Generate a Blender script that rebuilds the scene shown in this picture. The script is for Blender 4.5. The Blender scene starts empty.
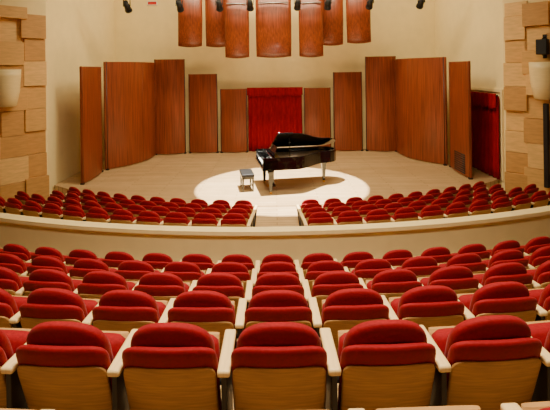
import bpy, bmesh, math, random
from mathutils import Vector, Matrix
random.seed(4)
S=bpy.context.scene
CAMZ=4.124; CY=22.0; STG=0.694
# ---------------------------------------------------------------- materials
def srgb(r,g,b):
    f=lambda c:(c/255/12.92) if c/255<=0.04045 else ((c/255+0.055)/1.055)**2.4
    return (f(r),f(g),f(b),1)
def mat(name,col,rough=0.6,var=0.12,scale=8,stretch=(1,1,1),metal=0,spec=0.5,bump=0,coat=0,sheen=0):
    m=bpy.data.materials.new(name); m.use_nodes=True; nt=m.node_tree; N=nt.nodes; L=nt.links
    b=N['Principled BSDF']; b.inputs['Roughness'].default_value=rough; b.inputs['Metallic'].default_value=metal
    b.inputs['Specular IOR Level'].default_value=spec; b.inputs['Coat Weight'].default_value=coat
    b.inputs['Sheen Weight'].default_value=sheen
    tc=N.new('ShaderNodeTexCoord'); mp=N.new('ShaderNodeMapping'); mp.inputs['Scale'].default_value=stretch
    nz=N.new('ShaderNodeTexNoise'); nz.inputs['Scale'].default_value=scale; nz.inputs['Detail'].default_value=6
    cr=N.new('ShaderNodeValToRGB'); cr.color_ramp.elements[0].position=.3; cr.color_ramp.elements[1].position=.7
    cr.color_ramp.elements[0].color=tuple(c*(1-var) for c in col[:3])+(1,)
    cr.color_ramp.elements[1].color=tuple(min(1,c*(1+var)) for c in col[:3])+(1,)
    L.new(tc.outputs['Object'],mp.inputs[0]); L.new(mp.outputs[0],nz.inputs['Vector']); L.new(nz.outputs['Fac'],cr.inputs[0])
    L.new(cr.outputs[0],b.inputs['Base Color'])
    if bump:
        bp=N.new('ShaderNodeBump'); bp.inputs['Strength'].default_value=bump; bp.inputs['Distance'].default_value=.01
        L.new(nz.outputs['Fac'],bp.inputs['Height']); L.new(bp.outputs[0],b.inputs['Normal'])
    return m
M={}
M['red']=mat('red_upholstery',srgb(146,2,18),.75,.16,60,bump=.15,spec=.25,sheen=.05)
M['redcurt']=mat('red_velvet',srgb(146,4,18),.8,.2,14,(1,1,.2),spec=.2)
M['backwood']=mat('chair_back_plywood',srgb(188,144,88),.45,.18,7,(1,1,12),spec=.3)
M['arm']=mat('maple_armrest',srgb(244,214,152),.4,.08,6,(10,1,1))
M['dark']=mat('dark_metal',srgb(30,24,22),.5,.1)
M['panel']=mat('cherry_panel',srgb(128,58,27),.34,.5,4,(9,9,.22),spec=.5)
M['panel2']=mat('cherry_panel_edge',srgb(70,27,12),.5,.12,3.5,(6,6,.35))
M['wall']=mat('cream_plaster',srgb(248,228,168),.9,.03,3,spec=.1)
M['wallh']=mat('house_wall_bounce_cut',srgb(84,64,46),.9,.03,3,spec=.1)  # unseen house walls, colour darkened to cut ambient bounce
M['rail']=mat('cream_rail',srgb(240,220,164),.7,.03,4)
M['cap']=mat('rail_cap_maple',srgb(246,224,164),.4,.05,4,(1,1,5))
M['t1']=mat('tile_maple_a',srgb(214,166,98),.6,.12,4,(1,1,5))
M['t2']=mat('tile_maple_b',srgb(198,148,84),.6,.12,4,(1,1,5))
M['t3']=mat('tile_maple_c',srgb(228,184,116),.6,.12,4,(1,1,5))
M['black']=mat('black_lacquer',srgb(10,9,9),.12,.1,coat=.6)
M['blk']=mat('black_matte',srgb(18,17,17),.6,.1)
M['gold']=mat('gold_plate',srgb(214,160,60),.35,.1,metal=.8)
M['ivory']=mat('ivory',srgb(238,234,220),.3,.02)
M['steel']=mat('steel',srgb(190,190,190),.35,.05,metal=.7)
M['carpet']=mat('aisle_floor',srgb(180,150,106),.8,.06,12)
M['ceil']=mat('ceiling_bounce_cut',srgb(100,82,62),.9,.03)  # unseen ceiling, made dark so it returns less fill light
M['sign']=mat('exit_sign_red',srgb(200,40,30),.5,.05)
# plank stage floor
def plank():
    m=bpy.data.materials.new('maple_stage_floor'); m.use_nodes=True; nt=m.node_tree; N=nt.nodes; L=nt.links
    b=N['Principled BSDF']; b.inputs['Roughness'].default_value=.38; b.inputs['Specular IOR Level'].default_value=.4
    tc=N.new('ShaderNodeTexCoord'); br=N.new('ShaderNodeTexBrick')
    br.inputs['Color1'].default_value=srgb(218,186,138); br.inputs['Color2'].default_value=srgb(202,168,120)
    br.inputs['Mortar'].default_value=srgb(156,122,82)
    br.inputs['Scale'].default_value=1; br.inputs['Brick Width'].default_value=2.2; br.inputs['Row Height'].default_value=.14
    br.inputs['Mortar Size'].default_value=.008
    nz=N.new('ShaderNodeTexNoise'); nz.inputs['Scale'].default_value=2.5
    mx=N.new('ShaderNodeMixRGB'); mx.blend_type='MULTIPLY'; mx.inputs[0].default_value=.3
    L.new(tc.outputs['Object'],br.inputs['Vector']); L.new(tc.outputs['Object'],nz.inputs['Vector'])
    L.new(br.outputs['Color'],mx.inputs[1]); L.new(nz.outputs['Fac'],mx.inputs[2]); L.new(mx.outputs[0],b.inputs['Base Color'])
    return m
M['plank']=plank()
# ---------------------------------------------------------------- builder
class B:
    def __init__(s): s.bm=bmesh.new(); s.mats=[]
    def mi(s,k):
        if k not in s.mats: s.mats.append(k)
        return s.mats.index(k)
    def box(s,lo,hi,k,bev=0,mx=None,smooth=False):
        r=bmesh.ops.create_cube(s.bm,size=1); vs=r['verts']
        for v in vs:
            v.co=Vector([lo[i]+(v.co[i]+.5)*(hi[i]-lo[i]) for i in range(3)])
        fs=set(f for v in vs for f in v.link_faces)
        for f in fs: f.material_index=s.mi(k)
        if bev:
            es=list(set(e for v in vs for e in v.link_edges))
            r=bmesh.ops.bevel(s.bm,geom=es,offset=bev,segments=2,affect='EDGES',profile=.6)
            vs=list(set(list(v for v in vs if v.is_valid)+list(r['verts'])))
            for f in r['faces']: f.material_index=s.mi(k); f.smooth=True
        if mx is not None:
            for v in vs: v.co=mx@v.co
        return vs
    def prism(s,pts,z0,z1,k,mx=None,bev=0):
        bm=s.bm
        a=[bm.verts.new((p[0],p[1],z0)) for p in pts]; b=[bm.verts.new((p[0],p[1],z1)) for p in pts]
        n=len(pts); fs=[]
        fs.append(bm.faces.new(a[::-1])); fs.append(bm.faces.new(b))
        for i in range(n): fs.append(bm.faces.new((a[i],a[(i+1)%n],b[(i+1)%n],b[i])))
        for f in fs: f.material_index=s.mi(k)
        vs=a+b
        if mx is not None:
            for v in vs: v.co=mx@v.co
        return vs
    def loft(s,rings,k,cap=True,closed=True,smooth=True):
        bm=s.bm; R=[[bm.verts.new(p) for p in r] for r in rings]; fs=[]
        n=len(R[0]); m=n if closed else n-1
        for a,b in zip(R,R[1:]):
            for i in range(m): fs.append(bm.faces.new((a[i],a[(i+1)%n],b[(i+1)%n],b[i])))
        for f in fs: f.smooth=smooth
        if cap and closed: fs.append(bm.faces.new(R[0][::-1])); fs.append(bm.faces.new(R[-1]))
        for f in fs: f.material_index=s.mi(k)
        return [v for r in R for v in r]
    def cyl(s,p0,p1,r,k,n=12,r1=None):
        p0=Vector(p0);p1=Vector(p1);d=(p1-p0).normalized()
        u=d.orthogonal().normalized(); w=d.cross(u); r1=r if r1 is None else r1
        ring=lambda c,rr:[c+rr*(math.cos(t)*u+math.sin(t)*w) for t in [2*math.pi*i/n for i in range(n)]]
        return s.loft([ring(p0,r),ring(p1,r1)],k)
    def done(s,name,loc=(0,0,0),rot=0,parent=None,me_only=False):
        bmesh.ops.recalc_face_normals(s.bm,faces=s.bm.faces)
        me=bpy.data.meshes.new(name); s.bm.to_mesh(me); s.bm.free()
        for k in s.mats: me.materials.append(M[k])
        if me_only: return me
        o=bpy.data.objects.new(name,me); S.collection.objects.link(o)
        o.location=loc; o.rotation_euler=(0,0,rot)
        if parent: o.parent=parent
        return o
def empty(name,loc,rot=0):
    e=bpy.data.objects.new(name,None); S.collection.objects.link(e); e.location=loc; e.rotation_euler=(0,0,rot); return e
# ---------------------------------------------------------------- room shell
def wall(name,p0,p1,z0,z1,k='wall',out=1,t=.15):
    d=Vector((p1[0]-p0[0],p1[1]-p0[1])).normalized(); n=Vector((-d.y,d.x))*out*t
    b=B(); b.prism([p0,p1,(p1[0]+n.x,p1[1]+n.y),(p0[0]+n.x,p0[1]+n.y)],z0,z1,k); return b.done(name)
H=9.0; YB=18.4; XS=6.85; YT=12.9; XW=8.5; YW=10.9; YR=-5
wall('wall_back',(-XS,YB),(XS,YB),0,H)
wall('wall_left_stage',(-XS,YT),(-XS,YB),0,H)
wall('wall_right_stage',(XS,YT),(XS,YB),0,H,out=-1)
wall('wall_left_splay',(-XW,YW),(-XS,YT),0,H)
wall('wall_right_splay',(XW,YW),(XS,YT),0,H,out=-1)
wall('wall_left',(-XW,YR),(-XW,YW),0,H,'wallh')
wall('wall_right',(XW,YR),(XW,YW),0,H,'wallh',out=-1)
wall('wall_rear',(-XW,YR),(XW,YR),0,H,'wallh',out=-1)
b=B(); b.box((-XW-.15,YR-.15,H),(XW+.15,YB+.15,H+.15),'ceil'); b.done('ceiling')
def band(b,R0,R1,z0,z1,k,xm,a0=None,a1=None):
    A=math.asin(min(.99,xm/R1)) if a1 is None else a1
    lo=-A if a0 is None else a0
    n=48
    P=lambda R,a,z:(R*math.sin(a),CY-R*math.cos(a),z)
    rings=[]
    for i in range(n+1):
        a=lo+(A-lo)*i/n
        rings.append([P(R0,a,z0),P(R1,a,z0),P(R1,a,z1),P(R0,a,z1)])
    b.loft(rings,k,smooth=False)
# floor (terraced)
b=B()
b.box((-XW,YR,-.15),(XW,YB,-.02),'carpet')
stalls=[(14.0,.534),(13.2,.37),(12.4,.205),(11.65,0.065)]
for i,(R,z) in enumerate(stalls):
    o=14.94 if i==0 else R+.12
    band(b,(stalls[i+1][0]+.12) if i<3 else 11.17,o,-.02,z,'carpet',7.0 if i>1 else 7.5)
# centre aisle ramp up to the stage
vs=b.box((-.49,7.1,.0),(.49,10.835,STG-.004),'plank')
for v in vs:
    if v.co.z>.3 and v.co.y<8: v.co.z=.55
upper=[]
for i in range(6):
    zz=1.24+.912*i; fl=CAMZ-(.56+.3326*zz)-.93
    if i==0: zz=1.17; fl-=.0
    R=CY-zz; upper.append((R,fl,zz))
for i,(R,fl,zz) in enumerate(upper):
    band(b,(upper[i+1][0]+.12) if i<5 else 15.06,R+.12,-.02,fl,'carpet',8.4)
band(b,upper[0][0]+.12,26.9,-.02,upper[0][1]+.303,'carpet',8.4)
b.done('floor')
# stage
b=B(); A=math.asin(6.8/11.15)
arc=[(11.15*math.sin(-A+2*A*i/40),CY-11.15*math.cos(-A+2*A*i/40)) for i in range(41)]
b.prism(arc+[(6.83,YB-.01),(-6.83,YB-.01)],-.02,STG,'plank'); b.done('stage_platform')
# curved crossover rail
b=B(); band(b,14.95,15.05,.0,1.47,'rail',8.2); b.done('curved_rail_wall')
b=B(); band(b,14.89,15.11,1.472,1.534,'cap',8.2); b.done('trim_1')
# ---------------------------------------------------------------- acoustic tiles
def tiles(sg,name):
    b=B(); d=Vector((XS-XW,YT-YW,0)); L=d.length; ux=d.normalized(); n=Vector((-ux.y,ux.x,0))  # right side coords
    if n.x>0: n=-n
    mx=Matrix(((ux.x,n.x,0,XW),(ux.y,n.y,0,YW),(0,0,1,0),(0,0,0,1)))
    hs=[.66,.6,.7,.66,.72,.62,.68,.66]
    ncol=4; w=(L-.06)/ncol
    for c in range(ncol):
        z=.62+random.uniform(-.25,.0)
        while z<5.75:
            h=random.choice(hs); z1=min(z+h,6.02)
            t=random.choice([.04,.10,.17,.24])
            u0=c*w+random.choice([-.05,0,0,.05]); u1=(c+1)*w+(random.choice([0,.1]) if c<ncol-1 else 0)
            vs=b.box((max(.03,u0),.005,z),(u1-.008,t,z1-.010),random.choice(['t1','t2','t3']),.008,mx)
            z=z1
    for v in b.bm.verts: v.co.x*=sg
    b.done(name)
tiles(-1,'acoustic_tile_panel'); tiles(1,'acoustic_tile_panel')
# ---------------------------------------------------------------- stage shell panels
def panel(p0,p1,h,bulge,vent=False,seams=0):
    # curved plywood shell panel; bulge toward stage centre/audience
    p0=Vector(p0);p1=Vector(p1);d=p1-p0;n=Vector((d.y,-d.x)).normalized()
    mid=(p0+p1)/2
    if n.dot(Vector((0,11))-mid)<0: n=-n
    b=B(); N=20; fr=[];bk=[]
    for i in range(N+1):
        t=i/N; q=p0+d*t+n*bulge*(1-(2*t-1)**2)
        fr.append(q)
    f=lambda off,z:[(q+n*off-mid).to_3d()+Vector((0,0,z)) for q in fr]
    lo=f(.03,.04)+f(-.03,.04)[::-1]; hi=f(.03,h)+f(-.03,h)[::-1]
    b.loft([lo,hi],'panel')
    for f_ in b.bm.faces: f_.smooth=False
    # edge battens, rear frame and feet
    for t in (0.02,.98):
        q=p0+d*t+n*bulge*(1-(2*t-1)**2)-mid
        b.cyl((q.x,q.y,.04),(q.x,q.y,h+.005),.034,'panel2',8)
        q2=q-n*.03
        b.box((q.x-.05,q.y-.05,0),(q.x+.05,q.y+.05,.05),'blk')
    if seams:
        for j in range(1,seams+1):
            t=j/(seams+1); q=p0+d*t+n*(bulge*(1-(2*t-1)**2)+.029)-mid
            b.cyl((q.x,q.y,.05),(q.x,q.y,h-.01),.006,'panel2',6)
    if vent:
        for j in range(9):
            a=p0+d*.15-mid+n*(.035+bulge*.5); c=p0+d*.6-mid+n*(.035+bulge*.95)
            z=.12+j*.07
            b.cyl((a.x,a.y,z),(c.x,c.y,z),.025,'blk',6)
    b.done('acoustic_shell_panel',(mid.x,mid.y,STG))
for sg in (-1,1):
    panel((sg*5.95,13.15),(sg*6.03,14.85),3.62,.08,vent=sg>0)
    panel((sg*5.98,15.05),(sg*5.02,17.95),3.8,.45,seams=1)
    panel((sg*4.98,17.75),(sg*3.77,17.95),3.93,.14,seams=0)
    panel((sg*3.62,18.0),(sg*2.43,18.0),3.3,.1)
    panel((sg*2.3,18.0),(sg*1.2,18.0),2.66,.08)
# ---------------------------------------------------------------- curtains
def curtain(name,w,h,loc,rot,folds,val=.32):
    b=B(); N=folds*8
    def sheet(z0,z1,y,amp,ww,ph=0,sc=0):
        rings=[]
        for j in range(9):
            z=z0+(z1-z0)*j/8; r=[]
            for i in range(N+1):
                x=-ww/2+ww*i/N
                a=amp*(1-.45*j/8)
                r.append((x,y+a*math.sin(2*math.pi*folds*i/N+ph+.4*math.sin(z*1.5+i*.05)),z-(sc*abs(math.sin(math.pi*i/N*4)) if j==0 else 0)))
            rr=r+[(p[0],p[1]+.012,p[2]) for p in r[::-1]]
            rings.append(rr)
        b.loft(rings,'redcurt')
    sheet(.02,h-.08,0,.055,w)
    sheet(h-val,h,-.12,.03,w+.06,1,.06)
    b.cyl((-w/2-.01,-.04,h-.06),(w/2+.01,-.04,h-.06),.02,'blk')
    return b.done(name,loc,rot)
curtain('stage_door_curtain',2.28,2.7,(-.02,18.15,STG),0,9)
curtain('side_door_curtain',1.98,2.62,(XS-.10,14.0,STG-.0),-math.pi/2,8,.42)
b=B(); b.box((XS-.05,15.02,STG),(XS-.005,15.1,STG+2.75),'wall'); b.box((XS-.05,12.91,STG),(XS-.005,13.0,STG+2.75),'wall')
b.box((XS-.05,13.0,STG+2.66),(XS-.005,15.02,STG+2.75),'wall'); b.box((XS-.02,13.25,STG),(XS-.004,14.8,STG+2.4),'blk'); b.done('door_1')  # black sheet behind the curtain: doorway recess darkness put in as colour
# ---------------------------------------------------------------- ceiling reflectors
def reflector(xc,w,y,zb,h=2.9,yaw=0):
    b=B(); rings=[]
    for j in range(17):
        t=j/16; z=h*t
        yy=.55*(1-t)**3+ .5*t*t  # bottom curls away, top leans away
        fr=[];bk=[]
        for i in range(11):
            u=-1+2*i/10; x=u*w/2; fr.append((x,yy+.10*u*u,z+.05*u*u)); bk.append((x,yy+.10*u*u+.04,z+.05*u*u))
        rings.append(fr+bk[::-1])
    b.loft(rings,'panel')
    for sx in (-w*.3,w*.3):
        b.cyl((sx,.55,h-.02),(sx,.55,H-zb),.01,'steel',6)
    b.cyl((-w*.42,.2,h*.66),(w*.42,.2,h*.66),.02,'steel',8)
    b.done('ceiling_acoustic_reflector',(xc,y,zb),yaw)
for x,w,y,z,yaw in [(-2.95,.86,15.2,5.0,.25),(-2.08,.84,15.5,5.0,.1),(-1.3,.86,14.9,4.56,.08),(-.03,1.25,14.8,4.56,0),(1.27,.86,14.9,4.56,-.08),(2.08,.84,15.5,5.0,-.1),(2.95,.86,15.2,5.05,-.25)]:
    reflector(x,w,y,z,yaw=yaw)
# lighting pipe and spotlights
b=B(); b.cyl((-5.6,14.3,6.75),(5.6,14.3,6.75),.03,'steel')
for x in (-5,-1.7,1.7,5): b.cyl((x,14.3,6.77),(x,14.3,H),.015,'steel',6)
b.done('lighting_pipe')
for x in (-4.9,-3.15,-1.83,-.8,.78,1.8,3.2,4.9):
    b=B(); b.cyl((0,0,0),(0,0,-.12),.02,'blk',8)
    b.box((-.12,-.02,-.16),(.12,.02,-.12),'blk'); b.box((-.12,-.02,-.42),(-.1,.02,-.14),'blk'); b.box((.1,-.02,-.42),(.12,.02,-.14),'blk')
    b.cyl((0,-.14,-.28),(0,.16,-.5),.075,'blk',16,r1=.11); b.cyl((0,.16,-.5),(0,.2,-.53),.12,'blk',16)
    b.done('stage_spotlight',(x,14.3,6.72))
# exit sign + wall fixtures
b=B(); b.box((-.22,-.06,0),(.22,0,.2),'ivory',.01); b.box((-.18,-.065,.04),(.18,-.058,.16),'sign'); b.done('exit_sign',(-5.2,YB-.001,6.95))
def sconce(sg):
    b=B(); rings=[]
    for z,r in [(-.52,.2),(-.5,.24),(-.1,.32),(.3,.35),(.5,.36)]:
        rings.append([(r*math.cos(t),-r*math.sin(t)*.9,z) for t in [math.pi*i/16 for i in range(17)]])
    b.loft(rings,'cap')
    o=b.done('uplight_sconce'); o.location=(sg*7.36,11.78,3.74); o.rotation_euler=(0,0,-sg*0.88)
    if sg<0: return
    # bracket-mounted speaker above and slim column speaker below
    b=B()
    b.box((-.12,-.30,.70),(.16,-.08,1.12),'blk',.03)
    b.cyl((0,.04,.66),(0,-.2,.72),.02,'blk',8); b.cyl((0,.04,1.2),(0,-.2,1.1),.02,'blk',8)
    b.box((-.05,.02,.6),(.05,.07,1.26),'blk')
    o=b.done('bracket_speaker'); o.location=(sg*7.40,11.80,3.74); o.rotation_euler=(0,0,-sg*0.88)
    b=B()
    b.box((-.06,-.14,-1.15),(.06,0,1.15),'blk',.02); b.box((-.045,-.146,-1.1),(.045,-.138,1.1),'dark')
    b.box((-.03,0,-.9),(.03,.08,-.8),'steel'); b.box((-.03,0,.8),(.03,.08,.9),'steel')
    o=b.done('tall_line_speaker'); o.location=(sg*7.46,11.82,1.95); o.rotation_euler=(0,0,-sg*0.88)
sconce(-1); sconce(1)
# ---------------------------------------------------------------- chairs
def sup(w,t,z,yc,n=24,p=3.2,c=.45):
    r=[]
    for i in range(n):
        a=2*math.pi*i/n; ca,sa=math.cos(a),math.sin(a)
        x=w*math.copysign(abs(ca)**(2/p),ca); y=t*math.copysign(abs(sa)**(2/p),sa)
        r.append((x,yc+y+c*x*x,z))
    return r
def chair(right):
    b=B(); OFF=.10
    lean=lambda z:.07-.17*(z-.4)/.5+OFF
    def dome(zs,zt,W,T,p,off,k,base,pp=3.2,N=12,tp=3,c=.45):
        R=[sup(W*.96,T*.7,base[0],lean(base[0])+off,p=pp,c=c)]
        for z in base[1:]: R.append(sup(W,T,z,lean(z)+off,p=pp,c=c))
        for i in range(N+1):
            t=min(math.sin(math.pi/2*i/N),.9995); z=zs+(zt-zs)*t
            w=W*(1-t**p)**(1/p) if i<N else W*.12
            R.append(sup(w,max(T*(1-t**tp)**(1/tp),.005),z,lean(z)+off,p=pp,c=c))
        b.loft(R,k)
    dome(.74,.925,.222,.046,2.4,.03,'red',[.44,.47,.6])
    dome(.70,.825,.246,.032,4.5,-.042,'red',[.34,.36,.5])
    dome(.60,.722,.238,.012,6,-.074,'backwood',[.24,.27,.4],pp=6)
    # tipped-up seat: cushion + wooden pan
    R=[]
    for z,w,t in ((.40,.17,.03),(.42,.20,.05),(.55,.21,.06),(.63,.2,.05),(.66,.17,.025)):
        R.append(sup(w,t,z,.22+OFF+(z-.4)*.12,c=0))
    b.loft(R,'red')
    R=[]
    for z in (.41,.64): R.append(sup(.195,.012,z,.285+OFF+(z-.4)*.12,c=0,p=6))
    b.loft(R,'backwood')
    b.cyl((-.26,.22+OFF,.42),(.26,.22+OFF,.42),.018,'dark',8)
    for sx in ([-.28,.28] if right else [-.28]):
        b.box((sx-.033,-.0,.665),(sx+.033,.36,.70),'arm',.012)
        b.box((sx-.014,.02,.02),(sx+.014,.3,.668),'dark',.004)
        b.box((sx-.03,.0,0),(sx+.03,.34,.03),'dark')
    return b.done('auditorium_chair',me_only=True)
mL=chair(False); mB=chair(True)
def place(R,z,a,last=False):
    o=bpy.data.objects.new('auditorium_chair',mB if last else mL); S.collection.objects.link(o)
    o.location=(R*math.sin(a),CY-R*math.cos(a),z); o.rotation_euler=(0,0,a)
for i,(R,fl,zz) in enumerate(upper):
    n=[3,5,6,8,9,10][i]
    for k in range(-n,n+1): place(R,fl,k*.56/R,k==n)
for i,(R,fl) in enumerate(stalls):
    xm=[6.6,6.3,6.1,5.7][i]; k=0; L=[]
    while True:
        s=.82+.56*k; a=s/R
        if R*math.sin(a)>xm: break
        L.append(a); k+=1
    for j,a in enumerate(L): place(R,fl,a,j==len(L)-1)
    for j,a in enumerate(L): place(R,fl,-a,j==0)
# ---------------------------------------------------------------- grand piano
P=empty('grand_piano',(-.36,11.70,STG),math.radians(10)); P.scale=(1.03,1.03,1.03)
# local: x along length (keyboard at 0), y across (0 treble/near ... 1.5 bass/far)
def outline(off=0):
    pts=[(0.0+off,0.0+off),(.9,0+off)]
    for i in range(1,13):
        t=i/12; s=t*t*(3-2*t)
        pts.append((.9+1.0*t,off+.62*s))
    for i in range(1,9):
        a=-math.pi/2+math.pi*i/8*.98
        pts.append((1.9+(.42-off)*math.cos(a), 1.04+(.42-off)*math.sin(a)))
    pts+= [(1.7,1.46-off),(0+off,1.46-off)]
    return pts
o0=outline(0); o1=outline(.04)
b=B()
# rim as ring
def rim(z0,z1,xmin):
    A_=[p if p[0]>xmin else (xmin,p[1]) for p in o0]; C_=[p if p[0]>xmin else (xmin,p[1]) for p in o1]
    rings=[]
    for p,q in zip(A_,C_): rings.append([(p[0],p[1],z0),(p[0],p[1],z1),(q[0],q[1],z1),(q[0],q[1],z0)])
    b.loft(rings,'black',smooth=False)
rim(.66,.99,.0)
b.prism([(p[0],p[1]) for p in o1],.67,.70,'black')
b.done('rim',parent=P)
b=B(); b.prism([(p[0] if p[0]>.45 else .45,p[1]) for p in outline(.06)],.86,.875,'gold')
for i in range(24):
    y=.16+i*.05; b.cyl((.55,y,.89),(1.15+.045*i if i<22 else 2.1,y+ .02,.89),.003,'steel',4)
b.done('iron_plate',parent=P)
b=B(); b.box((0.04,.05,.70),(.42,1.41,.735),'black'); b.box((-.02,0,.66),(.05,1.46,.735),'black',.01)
b.box((.0,0,.66),(.42,.07,.93),'black',.01); b.box((.0,1.39,.66),(.42,1.46,.93),'black',.01)
b.box((.26,.06,.73),(.30,1.40,.97),'black',.006)
b.done('keybed',parent=P)
b=B()
for i in range(52):
    y=.09+i*1.28/52; b.box((.06,y,.735),(.21,y+1.28/52-.0015,.752),'ivory')
for i in range(51):
    if i%7 in (0,1,3,4,5):
        y=.09+(i+1)*1.28/52; b.box((.11,y-.006,.75),(.21,y+.006,.765),'blk')
b.done('keys',parent=P)
# music desk
b=B(); mx=Matrix.Translation((.36,0,.97))@Matrix.Rotation(math.radians(18),4,'Y'); b.box((-.01,.35,0),(.01,1.1,.26),'black',.005,mx)
b.done('music_desk',parent=P)
# lid
b=B(); LA=math.radians(24)
mx=Matrix.Translation((0,1.46,1.0))@Matrix.Rotation(-LA,4,'X')@Matrix.Translation((0,-1.46,0))
lp=[(p[0] if p[0]>.42 else .42,p[1]) for p in outline(-.015)]
b.prism(lp,0,.02,'black',mx)
b.box((.44,-.01,.022),(.84,1.46,.042),'black',.004,mx)
b.done('lid',parent=P)
b=B(); b.cyl((.75,.1,.95),(.75,.18,1.0+math.sin(LA)*1.28),.012,'black',8); b.done('lid_prop',parent=P)
b=B()
for x,y in ((.22,.16),(.22,1.3),(1.95,1.02)):
    rings=[]
    for z,r in ((.06,.028),(.12,.035),(.4,.05),(.55,.065),(.6,.085),(.67,.085)):
        rings.append([(x+r*sx,y+r*sy,z) for sx,sy in ((-1,-1),(1,-1),(1,1),(-1,1))])
    b.loft(rings,'black',smooth=False)
    b.cyl((x,y-.02,.03),(x,y+.02,.03),.03,'gold',12); b.cyl((x,y,.03),(x,y,.08),.018,'gold',8)
b.done('legs',parent=P)
b=B(); b.box((.33,.66,.10),(.40,.69,.67),'black'); b.box((.33,.79,.10),(.40,.82,.67),'black'); b.box((.3,.62,.06),(.44,.86,.12),'black',.01)
for y in (.68,.74,.80): b.box((.2,y-.012,.07),(.32,y+.012,.08),'gold')
b.done('pedal_lyre',parent=P)
# bench
b=B(); b.box((-.18,-.36,.42),(.18,.36,.5),'blk',.02); b.box((-.17,-.35,.36),(.17,.35,.425),'black',.004)
for x in (-.14,.14):
    for y in (-.31,.31):
        b.loft([[(x+s*sx,y+s*sy,z) for sx,sy in ((-1,-1),(1,-1),(1,1),(-1,1))] for z,s in ((0,.018),(.37,.028))],'black',smooth=False)
    b.box((x-.01,-.31,.1),(x+.01,.31,.13),'black')
b.done('piano_bench',(-.86,12.45,STG),math.radians(10))
# ---------------------------------------------------------------- lights
def area(name,loc,target,sx,sy,P,col,spread=180):
    l=bpy.data.lights.new(name,'AREA'); l.shape='RECTANGLE'; l.size=sx; l.size_y=sy; l.energy=P; l.color=col; l.spread=math.radians(spread)
    o=bpy.data.objects.new(name,l); S.collection.objects.link(o); o.location=loc
    o.rotation_euler=(Vector(target)-Vector(loc)).to_track_quat('-Z','Y').to_euler(); return o
area('stage_border_light',(0,11.6,8.7),(0,18,3.6),7,.8,800,(1,.83,.54))
area('stage_top_light',(0,16.6,8.7),(0,16.2,0),10,1.2,170,(1,.83,.54))
area('house_light_front',(0,6.0,8.8),(0,8.4,0),5,1.0,400,(1,.82,.55),130)
area('house_light_rear',(0,1.9,8.8),(0,3.3,2),2.5,.8,310,(1,.82,.58),110)
l=bpy.data.lights.new('piano_spot','SPOT'); l.energy=22000; l.spot_size=math.radians(35.2); l.spot_blend=.02; l.shadow_soft_size=.06; l.color=(1,.96,.86)
o=bpy.data.objects.new('piano_spot',l); S.collection.objects.link(o); o.location=(.15,11.8,8.6)
o.rotation_euler=(Vector((.15,12.62,STG))-Vector(o.location)).to_track_quat('-Z','Y').to_euler()
w=bpy.data.worlds.new('world'); S.world=w; w.use_nodes=True; w.node_tree.nodes['Background'].inputs[0].default_value=(.9,.8,.65,1); w.node_tree.nodes['Background'].inputs[1].default_value=.1
# ---------------------------------------------------------------- camera
c=bpy.data.cameras.new('camera'); c.sensor_width=36; c.lens=430/550*36; c.shift_y=-135/550; c.clip_start=.05
o=bpy.data.objects.new('camera',c); S.collection.objects.link(o)
o.matrix_world=Matrix.Translation((0,0,CAMZ))@Matrix.Rotation(math.pi/2,4,'X')@Matrix.Rotation(math.radians(-.8),4,'Z')
S.camera=o
